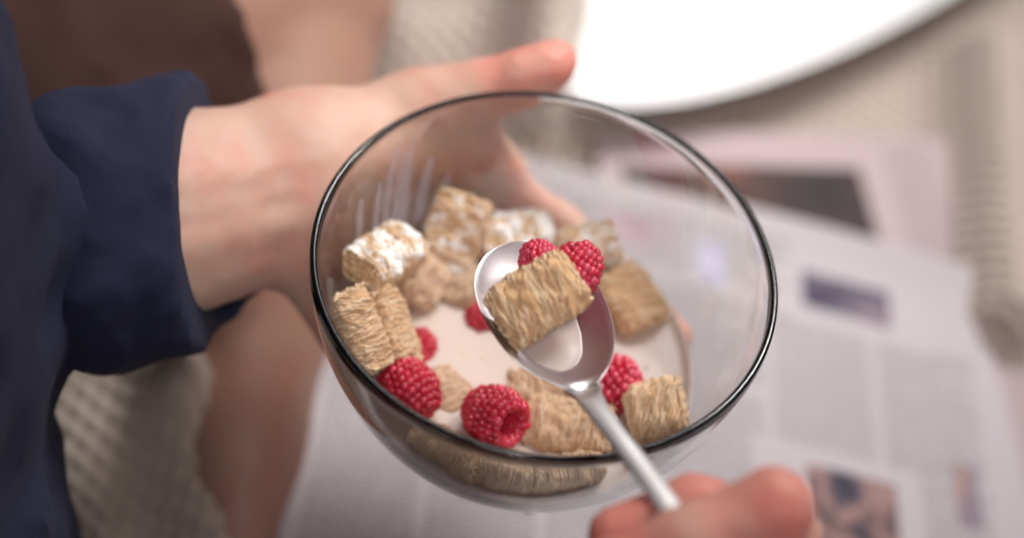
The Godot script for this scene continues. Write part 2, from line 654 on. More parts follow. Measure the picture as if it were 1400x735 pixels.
	var w2: Vector3 = Vector3(0.03871, 0.12543, 0.14890)
	var el2: Vector3 = Vector3(-0.04368, 0.12379, 0.22258)
	var m1: Vector3 = Vector3(0.06747, 0.18176, 0.12776)
	var m2: Vector3 = Vector3(0.07914, 0.16033, 0.11929)
	var m3: Vector3 = Vector3(0.08013, 0.14056, 0.11187)
	var m4: Vector3 = Vector3(0.07576, 0.12331, 0.10448)
	fist.bone(0, el2, w2, 0.038, 0.024)
	fist.bone(0, w2, m1, 0.020, 0.0115)
	fist.bone(0, w2, m2, 0.020, 0.0115)
	fist.bone(0, w2, m3, 0.020, 0.0110)
	fist.bone(0, w2, m4, 0.019, 0.0105)
	fist.bone(0, m1, m3, 0.011, 0.011)
	fist.path(1, [m1, Vector3(0.06917, 0.21695, 0.09982), Vector3(0.04911, 0.21028, 0.11047), Vector3(0.03027, 0.20153, 0.11672)], [0.0115, 0.0102, 0.0092, 0.0078])
	fist.path(2, [m2, Vector3(0.07637, 0.19455, 0.09250), Vector3(0.05139, 0.19697, 0.09138), Vector3(0.03098, 0.19130, 0.10127)], [0.0115, 0.0098, 0.0088, 0.0080])
	fist.path(3, [m3, Vector3(0.08023, 0.17206, 0.09237), Vector3(0.05932, 0.17036, 0.09426), Vector3(0.04108, 0.16707, 0.10285)], [0.0110, 0.0095, 0.0085, 0.0074])
	fist.path(4, [m4, Vector3(0.07927, 0.14914, 0.09351), Vector3(0.06093, 0.14752, 0.09532), Vector3(0.04635, 0.14601, 0.10177)], [0.0100, 0.0082, 0.0074, 0.0066])
	fist.path(5, [w2, Vector3(0.03852, 0.17980, 0.14566), Vector3(0.03157, 0.19866, 0.13837), Vector3(0.03866, 0.20754, 0.12917)], [0.0180, 0.0135, 0.0105, 0.0088])
	var knuckles := [Vector3(0.06917, 0.21695, 0.09982), Vector3(0.03098, 0.19130, 0.10127), Vector3(0.05139, 0.19697, 0.09138), Vector3(0.03027, 0.20153, 0.11672)]
	var paint_right := func(p: Vector3) -> Color:
		var red := 0.0
		for t: Vector3 in knuckles:
			red = maxf(red, 1.0 - smoothstep(0.005, 0.024, p.distance_to(t)))
		red = clampf(0.30 + red * 0.7 + mottle.get_noise_3dv(p) * 0.5, 0.0, 1.0)
		return Color(0.63, 0.37, 0.285).lerp(Color(0.64, 0.22, 0.175), red)
	nets(mm, fist, Vector3(-0.06, 0.09, 0.05), Vector3(0.11, 0.25, 0.25), 0.0030, paint_right)
	# --- torso, upper arms, legs
	var body := Flesh.new()
	body.inner[0] = 0.05
	body.join = 0.03
	var hip_l := Vector3(-0.28, 0.085, -0.05)
	var hip_r := Vector3(-0.28, 0.085, 0.20)
	var sh_l := Vector3(-0.52, 0.44, -0.10)
	var sh_r := Vector3(-0.50, 0.44, 0.21)
	body.bone(0, Vector3(-0.256, 0.07, 0.10), Vector3(-0.266, 0.22, 0.065), 0.100, 0.112)
	body.bone(0, Vector3(-0.275, 0.22, 0.070), Vector3(-0.52, 0.43, 0.06), 0.100, 0.086)
	body.bone(0, sh_l, sh_r, 0.05, 0.05)
	body.bone(0, Vector3(-0.52, 0.47, 0.05), Vector3(-0.52, 0.55, 0.05), 0.055, 0.05)
	body.path(1, [sh_l, Vector3(-0.24916, 0.11643, 0.00103), el], [0.046, 0.040, 0.032])
	body.path(2, [sh_r, Vector3(-0.14, 0.19, 0.33), el2], [0.046, 0.040, 0.036])
	var knee: Vector3 = Vector3(-0.13299, 0.09136, -0.19612)
	body.path(3, [hip_l, knee], [0.078, 0.054])
	body.path(4, [knee, Vector3(-0.10978, 0.05383, -0.08703), Vector3(-0.10345, 0.04180, -0.04863), Vector3(-0.09751, 0.03146, -0.00756), Vector3(-0.09090, 0.01817, 0.03079)], [0.050, 0.031, 0.0205, 0.0158, 0.0140])
	body.path(5, [hip_r, Vector3(-0.07, 0.09, 0.34)], [0.078, 0.055])
	body.path(6, [Vector3(-0.07, 0.09, 0.34), Vector3(-0.24, 0.05, 0.16)], [0.046, 0.030])
	body.inner[4] = 0.03
	var paint_body := func(p: Vector3) -> Color:
		return Color(0.37, 0.225, 0.16).lerp(Color(0.40, 0.19, 0.14), clampf(0.35 + mottle.get_noise_3dv(p * 0.5) * 0.6, 0.0, 1.0))  # leg skin darker than the hands: shade put into the colour
	nets(mm, body, Vector3(-0.66, -0.03, -0.34), Vector3(0.02, 0.62, 0.46), 0.0075, paint_body)
	var skin := mat(Color.WHITE, 0.5)
	skin.vertex_color_use_as_albedo = true
	skin.subsurf_scatter_enabled = true
	skin.subsurf_scatter_strength = 0.35
	var pores := NoiseTexture2D.new()
	pores.noise = noise(43, 0.16, 3)
	pores.width = 512
	pores.height = 512
	pores.seamless = true
	skin.heightmap_enabled = true
	skin.heightmap_texture = pores
	skin.heightmap_scale = 0.018
	skin.uv1_triplanar = true
	skin.uv1_scale = Vector3.ONE * 22.0
	put("body", mm.commit(), skin, who)
	# --- shirt
	var navy := mat(lin(0.0040, 0.0074, 0.036), 0.85)
	navy.rim_enabled = true
	navy.rim = 0.12
	var weave := NoiseTexture2D.new()
	weave.noise = noise(61, 0.2, 2)
	weave.width = 256
	weave.height = 256
	weave.seamless = true
	navy.heightmap_enabled = true
	navy.heightmap_texture = weave
	navy.heightmap_scale = 0.03
	navy.uv1_triplanar = true
	navy.uv1_scale = Vector3.ONE * 40.0
	var cloth := Flesh.new()
	cloth.inner[0] = 0.05
	cloth.join = 0.02
	cloth.wrinkle = noise(71, 26.0, 2)
	cloth.wrinkle_size = 0.006
	cloth.bone(0, Vector3(-0.253, 0.05, 0.11), Vector3(-0.272, 0.22, 0.070), 0.123, 0.116)
	cloth.bone(0, Vector3(-0.272, 0.22, 0.070), Vector3(-0.52, 0.43, 0.06), 0.116, 0.100)
	cloth.bone(0, sh_l, sh_r, 0.062, 0.062)
	var cuff: Vector3 = Vector3(-0.12241, 0.14949, -0.01613)
	var back1: Vector3 = Vector3(-0.14916, 0.15232, 0.00228)
	cloth.path(1, [sh_l, Vector3(-0.24916, 0.11643, 0.00103), Vector3(-0.18609, 0.14502, 0.01087), Vector3(-0.16246, 0.14267, 0.00132)], [0.062, 0.056, 0.047, 0.042])
	cloth.bone(1, Vector3(-0.15970, 0.13378, -0.00359), Vector3(-0.13922, 0.11334, 0.00103), 0.030, 0.018)
	cloth.path(1, [Vector3(-0.13874, 0.11176, 0.00295), Vector3(-0.11079, 0.11470, -0.00354), Vector3(-0.09540, 0.11740, -0.01144)], [0.014, 0.009, 0.004])
	cloth.path(2, [sh_r, Vector3(-0.14, 0.19, 0.33), el2.lerp(w2, 0.3)], [0.062, 0.054, 0.048])
	var axis_dir := (wr - el).normalized()
	cloth.cuts = [Plane(Vector3(0.0, -1.0, 0.0), 0.0)]
	var none := func(_p: Vector3) -> Color: return Color.WHITE
	var sm := MeshMaker.new()
	nets(sm, cloth, Vector3(-0.66, -0.02, -0.28), Vector3(0.02, 0.56, 0.46), 0.0068, none)
	var shirt := put("shirt", sm.commit(), navy, who)
	# the open cuff: a band of cloth round the forearm, cut square at its mouth
	var band := Flesh.new()
	band.inner[0] = 0.02
	band.wrinkle = noise(73, 40.0, 2)
	band.wrinkle_size = 0.003
	band.bone(0, back1 + wide * 0.014, cuff + wide * 0.0145 + axis_dir * 0.05, 0.033, 0.0300)
	band.bone(0, back1 - wide * 0.014, cuff - wide * 0.0150 + axis_dir * 0.05, 0.033, 0.0300)
	var cut_dir := (axis_dir - wide * 0.16 + Vector3(-0.0055, 0.773, 0.634) * 0.50).normalized()
	var mouth := Plane(cut_dir, cut_dir.dot(cuff) + 0.006)
	band.cuts = [mouth]
	var cm := MeshMaker.new()
	nets(cm, band, Vector3(-0.19, 0.09, -0.08), Vector3(-0.06, 0.21, 0.06), 0.0030, none)
	put("cuff", cm.commit(), navy, shirt)
	# short trousers, dark red brown, down to above the knee
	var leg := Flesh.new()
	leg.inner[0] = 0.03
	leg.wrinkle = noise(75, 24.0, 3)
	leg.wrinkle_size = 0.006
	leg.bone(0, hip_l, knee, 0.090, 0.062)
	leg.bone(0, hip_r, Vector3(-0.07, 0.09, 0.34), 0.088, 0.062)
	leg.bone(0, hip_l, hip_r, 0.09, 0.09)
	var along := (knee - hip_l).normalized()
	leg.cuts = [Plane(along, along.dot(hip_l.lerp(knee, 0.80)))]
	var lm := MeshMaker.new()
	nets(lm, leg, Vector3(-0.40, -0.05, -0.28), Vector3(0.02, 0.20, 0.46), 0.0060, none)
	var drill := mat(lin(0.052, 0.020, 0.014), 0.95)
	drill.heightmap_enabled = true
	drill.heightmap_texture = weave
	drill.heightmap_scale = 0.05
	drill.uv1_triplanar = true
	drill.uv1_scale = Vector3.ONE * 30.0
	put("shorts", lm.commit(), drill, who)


# ------------------------------------------------------------------ bowl and milk

func lathe(prof: PackedVector2Array, sides: int) -> MeshMaker:
	var mm := MeshMaker.new()
	for p in prof:
		for k in sides:
			var a := TAU * k / sides
			mm.v.append(Vector3(cos(a) * p.x, p.y, sin(a) * p.x))
	mm.lattice(0, prof.size(), sides, true)
	return mm

func make_bowl() -> void:
	var prof := PackedVector2Array()
	# outside: a flat foot, a tight turn, then the swelling wall
	var foot := outer_r(DEEP - 0.004)
	prof.append(Vector2(1e-5, -DEEP + 0.0006))
	prof.append(Vector2(foot * 0.55, -DEEP + 0.0006))
	prof.append(Vector2(foot * 0.72, -DEEP + 0.0002))
	for k in range(0, 9):
		var a := lerpf(0.0, 0.95, k / 8.0)
		prof.append(Vector2(lerpf(foot * 0.80, foot, sin(a) / sin(0.95)), -DEEP + 0.004 * (1.0 - cos(a)) / (1.0 - cos(0.95))))
	for k in range(1, 49):
		var d := (DEEP - 0.004) * (1.0 - k / 48.0) + 0.0030 * k / 48.0
		prof.append(Vector2(outer_r(d), -d))
	# rounded lip, a little thicker than the wall
	var lc := Vector2(0.07365, -0.0006)
	for k in range(0, 17):
		var a := lerpf(-0.55, PI + 0.55, k / 16.0)
		prof.append(lc + Vector2(cos(a) * 0.00122, sin(a) * 0.00110))
	for k in range(0, 57):
		var d := lerpf(0.0034, DEEP_IN - 0.008, k / 56.0)
		prof.append(Vector2(inner_r(d), -d))
	var turn := inner_r(DEEP_IN - 0.008)
	for k in range(1, 17):
		var a := PI * 0.5 * k / 16.0
		prof.append(Vector2(turn * (1.0 - 0.42 * pow(k / 16.0, 1.3)), -(DEEP_IN - 0.008) - 0.008 * sin(a)))
	prof.append(Vector2(turn * 0.3, -DEEP_IN))
	prof.append(Vector2(1e-5, -DEEP_IN))
	var glass := StandardMaterial3D.new()
	glass.resource_name = "clear_glass"
	glass.transparency = BaseMaterial3D.TRANSPARENCY_ALPHA
	glass.albedo_color = Color(0.985, 0.993, 0.992, 0.0)
	glass.roughness = 0.0
	glass.refraction_enabled = true
	glass.refraction_scale = 0.05
	var o := put("glass_bowl", lathe(prof, 256).commit(), glass, self)
	o.position = MID
	tag(o, "clear round glass bowl of milk, cereal and raspberries resting on an open hand", "bowl")

func make_milk() -> void:
	var d := RIM - MILK
	var prof := PackedVector2Array()
	var gap := 0.00012
	var edge := inner_r(d) - gap
	prof.append(Vector2(1e-5, -d))
	for k in range(1, 15):
		prof.append(Vector2((edge - 0.004) * k / 14.0, -d))
	for k in range(1, 6):
		var t := k / 5.0
		var y := d - 0.0011 * t * t
		prof.append(Vector2(lerpf(edge - 0.004, inner_r(y) - gap, t), -y))
	for k in range(1, 30):
		var y := lerpf(d - 0.0011, DEEP_IN - 0.008, k / 29.0)
		prof.append(Vector2(inner_r(y) - gap, -y))
	var turn := inner_r(DEEP_IN - 0.008) - gap
	for k in range(1, 17):
		prof.append(Vector2(turn * (1.0 - 0.42 * pow(k / 16.0, 1.3)), -(DEEP_IN - 0.008) - (0.008 - gap) * sin(PI * 0.5 * k / 16.0)))
	prof.append(Vector2(1e-5, -DEEP_IN + gap))
	var m := mat(lin(0.55, 0.435, 0.37), 0.15)
	m.subsurf_scatter_enabled = true
	m.subsurf_scatter_strength = 0.12
	var t := thing("milk", "pale pinkish milk filling the bottom of the glass bowl", "milk", Transform3D(Basis(), MID))
	put("pool", lathe(prof, 160).commit(), m, t)
	# thin pale lavender streaks on the inside of the glass
	var film := mat(lin(0.80, 0.78, 0.90, 0.17), 0.5)
	film.transparency = BaseMaterial3D.TRANSPARENCY_ALPHA
	for s in [[-140.7, 0.0076, -150.1, 0.0388, 3.2], [-138.9, 0.0128, -146.6, 0.0421, 3.0], [-135.6, 0.0094, -143.4, 0.0441, 3.4], [-157.1, 0.0195, -161.2, 0.0309, 3.0], [-129.9, 0.0210, -136.8, 0.0425, 4.0], [-148.4, 0.0201, -154.5, 0.0364, 3.0], [-124.9, 0.0305, -128.4, 0.0378, 3.0]]:
		put("streak", streak(s[0], s[1], s[2], s[3], s[4]).commit(), film, t)

	# the tide line: a very thin film above the milk
	var fm := MeshMaker.new()
	var edge_noise := noise(55, 1.0, 3)
	for k in 12:
		for j in 200:
			var a := TAU * j / 200
			var top_d := 0.036 - 0.020 * edge_noise.get_noise_2d(cos(a) * 2.2 + 4.0, sin(a) * 2.2)
			var f := k / 5.0 if k < 6 else (11 - k) / 5.0
			var y := lerpf(d - 0.0015, top_d, f)
			var rr := inner_r(y) - (0.00022 if k < 6 else 0.00014)
			fm.v.append(Vector3(cos(a) * rr, -y, sin(a) * rr))
	fm.lattice(0, 12, 200, true)
	for j in 200:
		var j2 := (j + 1) % 200
		fm.quad(11 * 200 + j, 11 * 200 + j2, j2, j)
	var thin := mat(lin(0.80, 0.74, 0.76, 0.07), 0.5)
	thin.transparency = BaseMaterial3D.TRANSPARENCY_ALPHA
	put("film", fm.commit(), thin, t)
	# small bubbles by the wall and round the cereal
	var rng := RandomNumberGenerator.new()
	rng.seed = 19
	for k in 26:
		var b := SphereMesh.new()
		b.radius = rng.randf_range(0.0004, 0.0011)
		b.height = b.radius * 2.0
		b.radial_segments = 16
		b.rings = 8
		var a := rng.randf() * TAU
		var rad := edge - 0.0012 if k % 2 else edge * rng.randf_range(0.3, 0.95)
		var o := put("bubble", b, m, t)
		o.position = Vector3(cos(a) * rad, -d - b.radius * 0.25, sin(a) * rad)

func streak(az0: float, d0: float, az1: float, d1: float, width: float) -> MeshMaker:
	# a streak: a thin lens shape lying on the inner wall
	var mm := MeshMaker.new()
	var n := 28
	var wob := noise(int(az0 * 7.0), 0.6, 2)
	for k in n + 1:
		var t := float(k) / n
		var y := lerpf(d0, d1, t)
		var half := deg_to_rad(width) * 0.5 * (0.50 + 0.50 * sin(PI * minf(t * 0.8, 0.5))) * (1.0 + 0.25 * wob.get_noise_1d(t * 9.0))
		for j in 12:
			var q := TAU * j / 12
			var a := deg_to_rad(lerpf(az0, az1, t) + 0.5 * wob.get_noise_1d(t * 5.0 + 40.0)) + cos(q) * half
			var rr := inner_r(y) - 0.00034 - 0.00009 * sin(q) * (0.4 + 0.6 * t)
			mm.v.append(Vector3(cos(a) * rr, -y, sin(a) * rr))
	mm.lattice(0, n + 1, 12, true)
	for j in range(1, 11):
		mm.i.append_array([0, j, j + 1])
		mm.i.append_array([n * 12, n * 12 + j + 1, n * 12 + j])
	return mm


# ------------------------------------------------------------------ cereal

var wheat_mat: StandardMaterial3D
var sugar_mat: StandardMaterial3D

const CREAM := Color(0.92, 0.74, 0.50)
const TAN := Color(0.78, 0.51, 0.27)
const TOAST_AND_GAP := Color(0.52, 0.27, 0.11)
const WET := Color(0.62, 0.44, 0.33)

func pillow(u: float, v: float, dims: Vector3) -> Vector3:
	var au := absf(u)
	var thin := lerpf(1.0, 0.74, smoothstep(0.60, 1.0, au))
	var wf := 1.0 - 0.05 * u * u
	var cv := cos(v)
	var sv := sin(v)
	return Vector3(u * dims.x * 0.5 * (1.0 - 0.05 * absf(cv)), signf(sv) * pow(absf(sv), 0.85) * dims.y * 0.5 * thin, signf(cv) * pow(absf(cv), 0.72) * dims.z * 0.5 * wf)

func biscuit(label: String, at: Transform3D, dims: Vector3, seed_: int, frost := 0.0, wet := 0.0, slant := 0.12) -> void:
	var rng := RandomNumberGenerator.new()
	rng.seed = seed_
	var n1 := noise(seed_ * 3 + 1, 1.0, 2)
	var n2 := noise(seed_ * 3 + 2, 130.0, 3)
	var mm := MeshMaker.new()
	var nu := 84
	var nv := 84
	var caps := [0.86, 0.66, 0.4, 0.15, 0.0]
	var rows := []
	for k in range(caps.size() - 1, -1, -1):
		rows.append(Vector2(-1.0, caps[k]))
	for k in nu + 1:
		rows.append(Vector2(2.0 * k / nu - 1.0, 1.0))
	for k in caps.size():
		rows.append(Vector2(1.0, caps[k]))
	var bend := rng.randf_range(-0.05, 0.05)
	var pos := PackedVector3Array()
	for r: Vector2 in rows:
		for j in nv:
			var v := TAU * j / nv
			var p := pillow(r.x, v, dims)
			var end := r.y < 1.0
			p.y *= maxf(r.y, 0.002)
			p.z *= maxf(r.y, 0.002)
			var low := n2.get_noise_3dv(p)
			var strand := n1.get_noise_3d((p.x + p.z * slant) * 760.0 + low * 1.4, p.y * 230.0, p.z * 230.0)
			strand = 1.0 - absf(strand) * 2.2
			if end:
				p.x += signf(r.x) * (0.0009 * n1.get_noise_3d(p.x * 800.0, p.y * 900.0, p.z * 900.0) + 0.0005 * (1.0 - r.y))
			else:
				var o := Vector3(0, p.y / (dims.y * dims.y), p.z / (dims.z * dims.z)).normalized()
				p += o * (0.00022 * strand + 0.0016 * low)
			p.y += bend * p.x * p.x / dims.x * 4.0
			pos.append(p)
			var t := clampf(0.45 + low * 0.9 - strand * 0.35, 0.0, 1.0)  # darker between the strands: gap shade put into the colour
			mm.v.append(p)
			mm.c.append(tint(TAN.lerp(TOAST_AND_GAP, t * 0.85), p, dims, frost, wet, n2))
	mm.lattice(0, rows.size(), nv, true)
	# the shredded strands that lie over the pillow
	var first := caps.size()
	for s in 360:
		var u := rng.randf_range(-0.97, 0.97)
		var v := rng.randf() * TAU
		var arc := rng.randf_range(0.25, 0.95) * (1.0 if rng.randf() < 0.5 else -1.0)
		var lean := (slant + rng.randf_range(-0.28, 0.28)) * 1.3
		var lift := rng.randf_range(-0.00012, 0.00030)
		var ph := rng.randf() * TAU
		var path := PackedVector3Array()
		for k in 8:
			var t := k / 7.0
			var vv := v + arc * t
			var uu := clampf(u - lean * sin(vv) * 0.0 + lean * (cos(v) - cos(vv)) * dims.z / dims.x + 0.012 * sin(ph + t * 8.0), -0.99, 0.99)
			var a := first + (uu * 0.5 + 0.5) * nu
			var j := fposmod(vv / TAU, 1.0) * nv
			var p: Vector3 = pos[int(round(a)) * nv + int(j) % nv].lerp(pos[int(round(a)) * nv + (int(j) + 1) % nv], j - floorf(j))
			var o := Vector3(0, p.y / (dims.y * dims.y), p.z / (dims.z * dims.z)).normalized()
			path.append(p + o * lift)
		var col := CREAM.lerp(TAN, rng.randf() * 0.85)
		if rng.randf() < 0.14:
			col = TAN.lerp(TOAST_AND_GAP, rng.randf())
		mm.tube(path, rng.randf_range(0.00026, 0.00046), 5, tint(col, path[4], dims, frost, wet, n2), 0.5)
	# frayed strand ends on the two cut faces
	for s in 110:
		var sg := 1.0 if s % 2 else -1.0
		var q := rng.randf() * TAU
		var rr := sqrt(rng.randf()) * 0.95
		var e := pillow(sg, q, dims)
		var c0 := Vector3(e.x + sg * rng.randf_range(-0.0006, 0.0001), e.y * rr, e.z * rr)
		c0.y += bend * c0.x * c0.x / dims.x * 4.0
		var dir := Vector3(0, rng.randf_range(-0.45, 0.45), rng.randf_range(-1, 1)).normalized()
		var l := rng.randf_range(0.0012, 0.0036)
		var hgt := rng.randf_range(0.0004, 0.0010)
		var path := PackedVector3Array()
		for k in 7:
			var t := k / 6.0
			path.append(c0 + dir * l * (t - 0.5) + Vector3(sg * hgt * sin(PI * t), 0, 0))
		var col := CREAM.lerp(TAN, rng.randf()).lerp(TOAST_AND_GAP, 0.55 * rng.randf() * rng.randf())
		mm.tube(path, rng.randf_range(0.00042, 0.00075), 6, tint(col, c0, dims, frost, wet, n2), 0.6)
	var o := thing("cereal_biscuit", label, "cereal biscuit", at, "shredded wheat biscuits in the bowl")
	put("shredded_wheat", mm.commit(), wheat_mat, o)
	if frost > 0.0:
		var fm := MeshMaker.new()
		var patch := noise(seed_ * 3 + 7, 150.0, 3)
		for a in range(first, first + nu + 1):
			for j in nv:
				var p := pos[a * nv + j]
				var dir := Vector3(0, p.y / (dims.y * dims.y), p.z / (dims.z * dims.z)).normalized()
				var top := smoothstep(-0.15, 0.5, dir.y)
				var m := patch.get_noise_3dv(p) * 0.9 + n1.get_noise_3d(p.x * 900.0, p.y * 900.0, p.z * 900.0) * 0.55 + frost * 1.15 - 0.62
				fm.v.append(p + dir * (clampf(m, -1.0, 0.6) * 0.0013 * top - 0.0016 * (1.0 - top) - 0.00005))
		fm.lattice(0, nu + 1, nv, true)
		put("sugar_frosting", fm.commit(), sugar_mat, o)

func tint(c: Color, p: Vector3, _dims: Vector3, _frost: float, wet: float, n: FastNoiseLite) -> Color:
	var w := clampf(wet + n.get_noise_3dv(p * 0.6) * 0.35 * signf(wet), 0.0, 1.0)
	return c.lerp(WET.lerp(c, 0.35), w)

func make_biscuits() -> void:
	wheat_mat = mat(Color.WHITE, 0.60)
	wheat_mat.vertex_color_use_as_albedo = true
	var grain := NoiseTexture2D.new()
	grain.noise = noise(83, 0.11, 4)
	grain.width = 512
	grain.height = 512
	grain.seamless = true
	wheat_mat.heightmap_enabled = true
	wheat_mat.heightmap_texture = grain
	wheat_mat.heightmap_scale = 0.035
	wheat_mat.uv1_triplanar = true
	wheat_mat.uv1_scale = Vector3.ONE * 55.0
	wheat_mat.subsurf_scatter_enabled = true
	wheat_mat.subsurf_scatter_strength = 0.04
	sugar_mat = mat(lin(0.90, 0.87, 0.83), 0.6)
	sugar_mat.subsurf_scatter_enabled = true
	sugar_mat.subsurf_scatter_strength = 0.06
	var d := Vector3(0.0285, 0.0125, 0.0215)
	biscuit("dry golden cereal biscuit lying in the bowl of the spoon against the raspberries", Transform3D(Vector3(0.73100, 0.39520, -0.55629), Vector3(-0.14512, 0.88660, 0.43918), Vector3(0.66677, -0.24031, 0.70546), Vector3(-0.00129, 0.19514, 0.02783)), Vector3(0.0275, 0.0125, 0.0205), 1)
	biscuit("sugar dusted cereal biscuit, lens shaped cut end towards the left rim", Transform3D(Vector3(0.50690, -0.20318, -0.83771), Vector3(0.09778, 0.97910, -0.17831), Vector3(0.85644, 0.00847, 0.51618), Vector3(-0.05259, 0.15165, -0.01168)), Vector3(0.0250, 0.0140, 0.0185), 2, 0.72)
	biscuit("soaked pale biscuit tucked against the right side of the frosted biscuit by the left rim", Transform3D(Vector3(0.79383, -0.59208, 0.13886), Vector3(0.46877, 0.74120, 0.48050), Vector3(-0.38742, -0.31634, 0.86593), Vector3(-0.04415, 0.13511, -0.02070)), Vector3(0.025, 0.0125, 0.0195), 3, 0.0, 0.8)
	biscuit("upright cereal biscuit leaning on the glass at the far left of the bowl", Transform3D(Vector3(-0.52591, 0.61626, -0.58622), Vector3(0.74534, 0.66595, 0.03141), Vector3(0.40975, -0.42041, -0.80955), Vector3(-0.05450, 0.15039, 0.01871)), Vector3(0.0265, 0.0102, 0.0160), 4, 0.0, 0.25)
	biscuit("narrow upright biscuit just right of the leftmost biscuit, above a raspberry", Transform3D(Vector3(-0.50721, 0.56021, -0.65491), Vector3(0.80644, 0.57653, -0.13140), Vector3(0.30396, -0.59480, -0.74420), Vector3(-0.04452, 0.14300, 0.00948)), Vector3(0.0260, 0.0086, 0.0155), 5, 0.0, 0.15)
	biscuit("sugar speckled biscuit standing at the back left of the milk", Transform3D(Vector3(0.15054, 0.70942, -0.68852), Vector3(0.14617, 0.67283, 0.72521), Vector3(0.97774, -0.20982, -0.00241), Vector3(-0.03208, 0.13888, -0.03966)), Vector3(0.0260, 0.0135, 0.0205), 6, 0.50, 0.2)
	biscuit("white frosted biscuit at the back of the bowl, behind the raspberries on the spoon", Transform3D(Vector3(0.90857, 0.05740, -0.41377), Vector3(0.08806, 0.94194, 0.32404), Vector3(0.40834, -0.33085, 0.85076), Vector3(-0.01063, 0.13374, -0.04605)), Vector3(0.0260, 0.0135, 0.0180), 7, 0.70, 0.2)
	biscuit("lightly frosted biscuit at the back right, next to the spoon raspberries", Transform3D(Vector3(0.90041, 0.08708, -0.42625), Vector3(0.09382, 0.91784, 0.38570), Vector3(0.42482, -0.38727, 0.81826), Vector3(0.01484, 0.13614, -0.04618)), Vector3(0.0205, 0.0120, 0.0165), 8, 0.58, 0.1)
	biscuit("plain square biscuit at the right edge of the milk beside the spoon bowl", Transform3D(Vector3(0.65397, -0.19592, 0.73071), Vector3(0.06627, 0.97701, 0.20265), Vector3(-0.75361, -0.08410, 0.65192), Vector3(0.03274, 0.13100, -0.03048)), Vector3(0.0225, 0.0120, 0.0195), 9, 0.0, 0.0, 0.3)
	biscuit("coarse stranded biscuit at the right edge, right of the spoon handle", Transform3D(Vector3(0.87988, 0.44582, -0.16448), Vector3(-0.33414, 0.82657, 0.45293), Vector3(0.33787, -0.34356, 0.87624), Vector3(0.04495, 0.13922, 0.01907)), Vector3(0.0185, 0.0120, 0.0190), 10, 0.0, 0.2, 0.5)
	biscuit("brown soaked biscuit between the front raspberry and the spoon handle", Transform3D(Vector3(0.99192, 0.12531, 0.01958), Vector3(-0.12524, 0.94344, 0.30697), Vector3(0.01999, -0.30694, 0.95152), Vector3(0.01817, 0.12900, 0.02601)), Vector3(0.0290, 0.0125, 0.0190), 11, 0.0, 0.55)
	biscuit("small sunken biscuit in the milk just below the spoon bowl", Transform3D(Vector3(0.97063, 0.15660, -0.18265), Vector3(-0.09197, 0.94302, 0.31979), Vector3(0.22232, -0.29360, 0.92972), Vector3(0.00850, 0.12500, 0.01013)), Vector3(0.0240, 0.0090, 0.0150), 12, 0.0, 0.7)
	biscuit("pale sunken biscuit between the two front raspberries", Transform3D(Vector3(0.80475, -0.16499, 0.57022), Vector3(0.02154, 0.96808, 0.24971), Vector3(-0.59322, -0.18867, 0.78262), Vector3(-0.02321, 0.12400, 0.01991)), Vector3(0.0190, 0.0110, 0.0150), 13, 0.0, 0.8)
	biscuit("sunken biscuit pressed to the glass left of the front raspberry", Transform3D(Vector3(0.89216, 0.07227, 0.44590), Vector3(-0.34641, -0.52406, 0.77805), Vector3(0.28991, -0.84861, -0.44251), Vector3(-0.01931, 0.12903, 0.04337)), Vector3(0.0250, 0.0110, 0.0180), 14, 0.0, 0.6)
	biscuit("soaked biscuit pressed against the near wall of the bowl under the rim", Transform3D(Vector3(0.99936, -0.03546, -0.00523), Vector3(-0.01470, -0.53863, 0.84242), Vector3(-0.03269, -0.84180, -0.53880), Vector3(-0.00081, 0.12767, 0.04661)), Vector3(0.0250, 0.0110, 0.0160), 15, 0.0, 1.0)
	biscuit("soaked biscuit against the near wall, right beside the spoon handle", Transform3D(Vector3(0.92179, 0.03624, -0.38600), Vector3(0.34641, -0.52406, 0.77805), Vector3(-0.17409, -0.85091, -0.49562), Vector3(0.01931, 0.12903, 0.04337)), Vector3(0.0240, 0.0110, 0.0160), 16, 0.0, 1.0)
	biscuit("blurred soaked biscuit half under the milk left of the spoon bowl", Transform3D(Vector3(0.99241, 0.05609, 0.10947), Vector3(-0.08176, 0.96573, 0.24634), Vector3(-0.09190, -0.25342, 0.96298), Vector3(-0.02533, 0.12700, -0.02470)), Vector3(0.0230, 0.0105, 0.0170), 17, 0.0, 0.9)
	# loose shreds floating on the milk and stuck to the glass
	var cr := RandomNumberGenerator.new()
	cr.seed = 77
	var cm := MeshMaker.new()
	for k in 55:
		var a := cr.randf() * TAU
		var rad := 0.053 * sqrt(cr.randf_range(0.05, 1.0))
		var c0 := Vector3(cos(a) * rad, MILK + 0.0001, sin(a) * rad)
		var d2 := Vector3(cr.randf_range(-1, 1), 0.0, cr.randf_range(-1, 1)).normalized()
		var l := cr.randf_range(0.0006, 0.0030)
		var bow := cr.randf_range(-0.0006, 0.0006)
		var path := PackedVector3Array()
		for q in 5:
			var t := q / 4.0
			path.append(c0 + d2 * l * (t - 0.5) + d2.cross(Vector3.UP) * bow * sin(PI * t))
		cm.tube(path, cr.randf_range(0.0002, 0.00042), 5, CREAM.lerp(TAN, cr.randf()), 0.6)
	var crumbs := put("crumbs", cm.commit(), wheat_mat, self)
	tag(crumbs, "tiny loose shreds of wheat floating on the milk and stuck to the glass", "crumbs")
	crumbs.set_meta("kind", "stuff")


# ------------------------------------------------------------------ raspberries

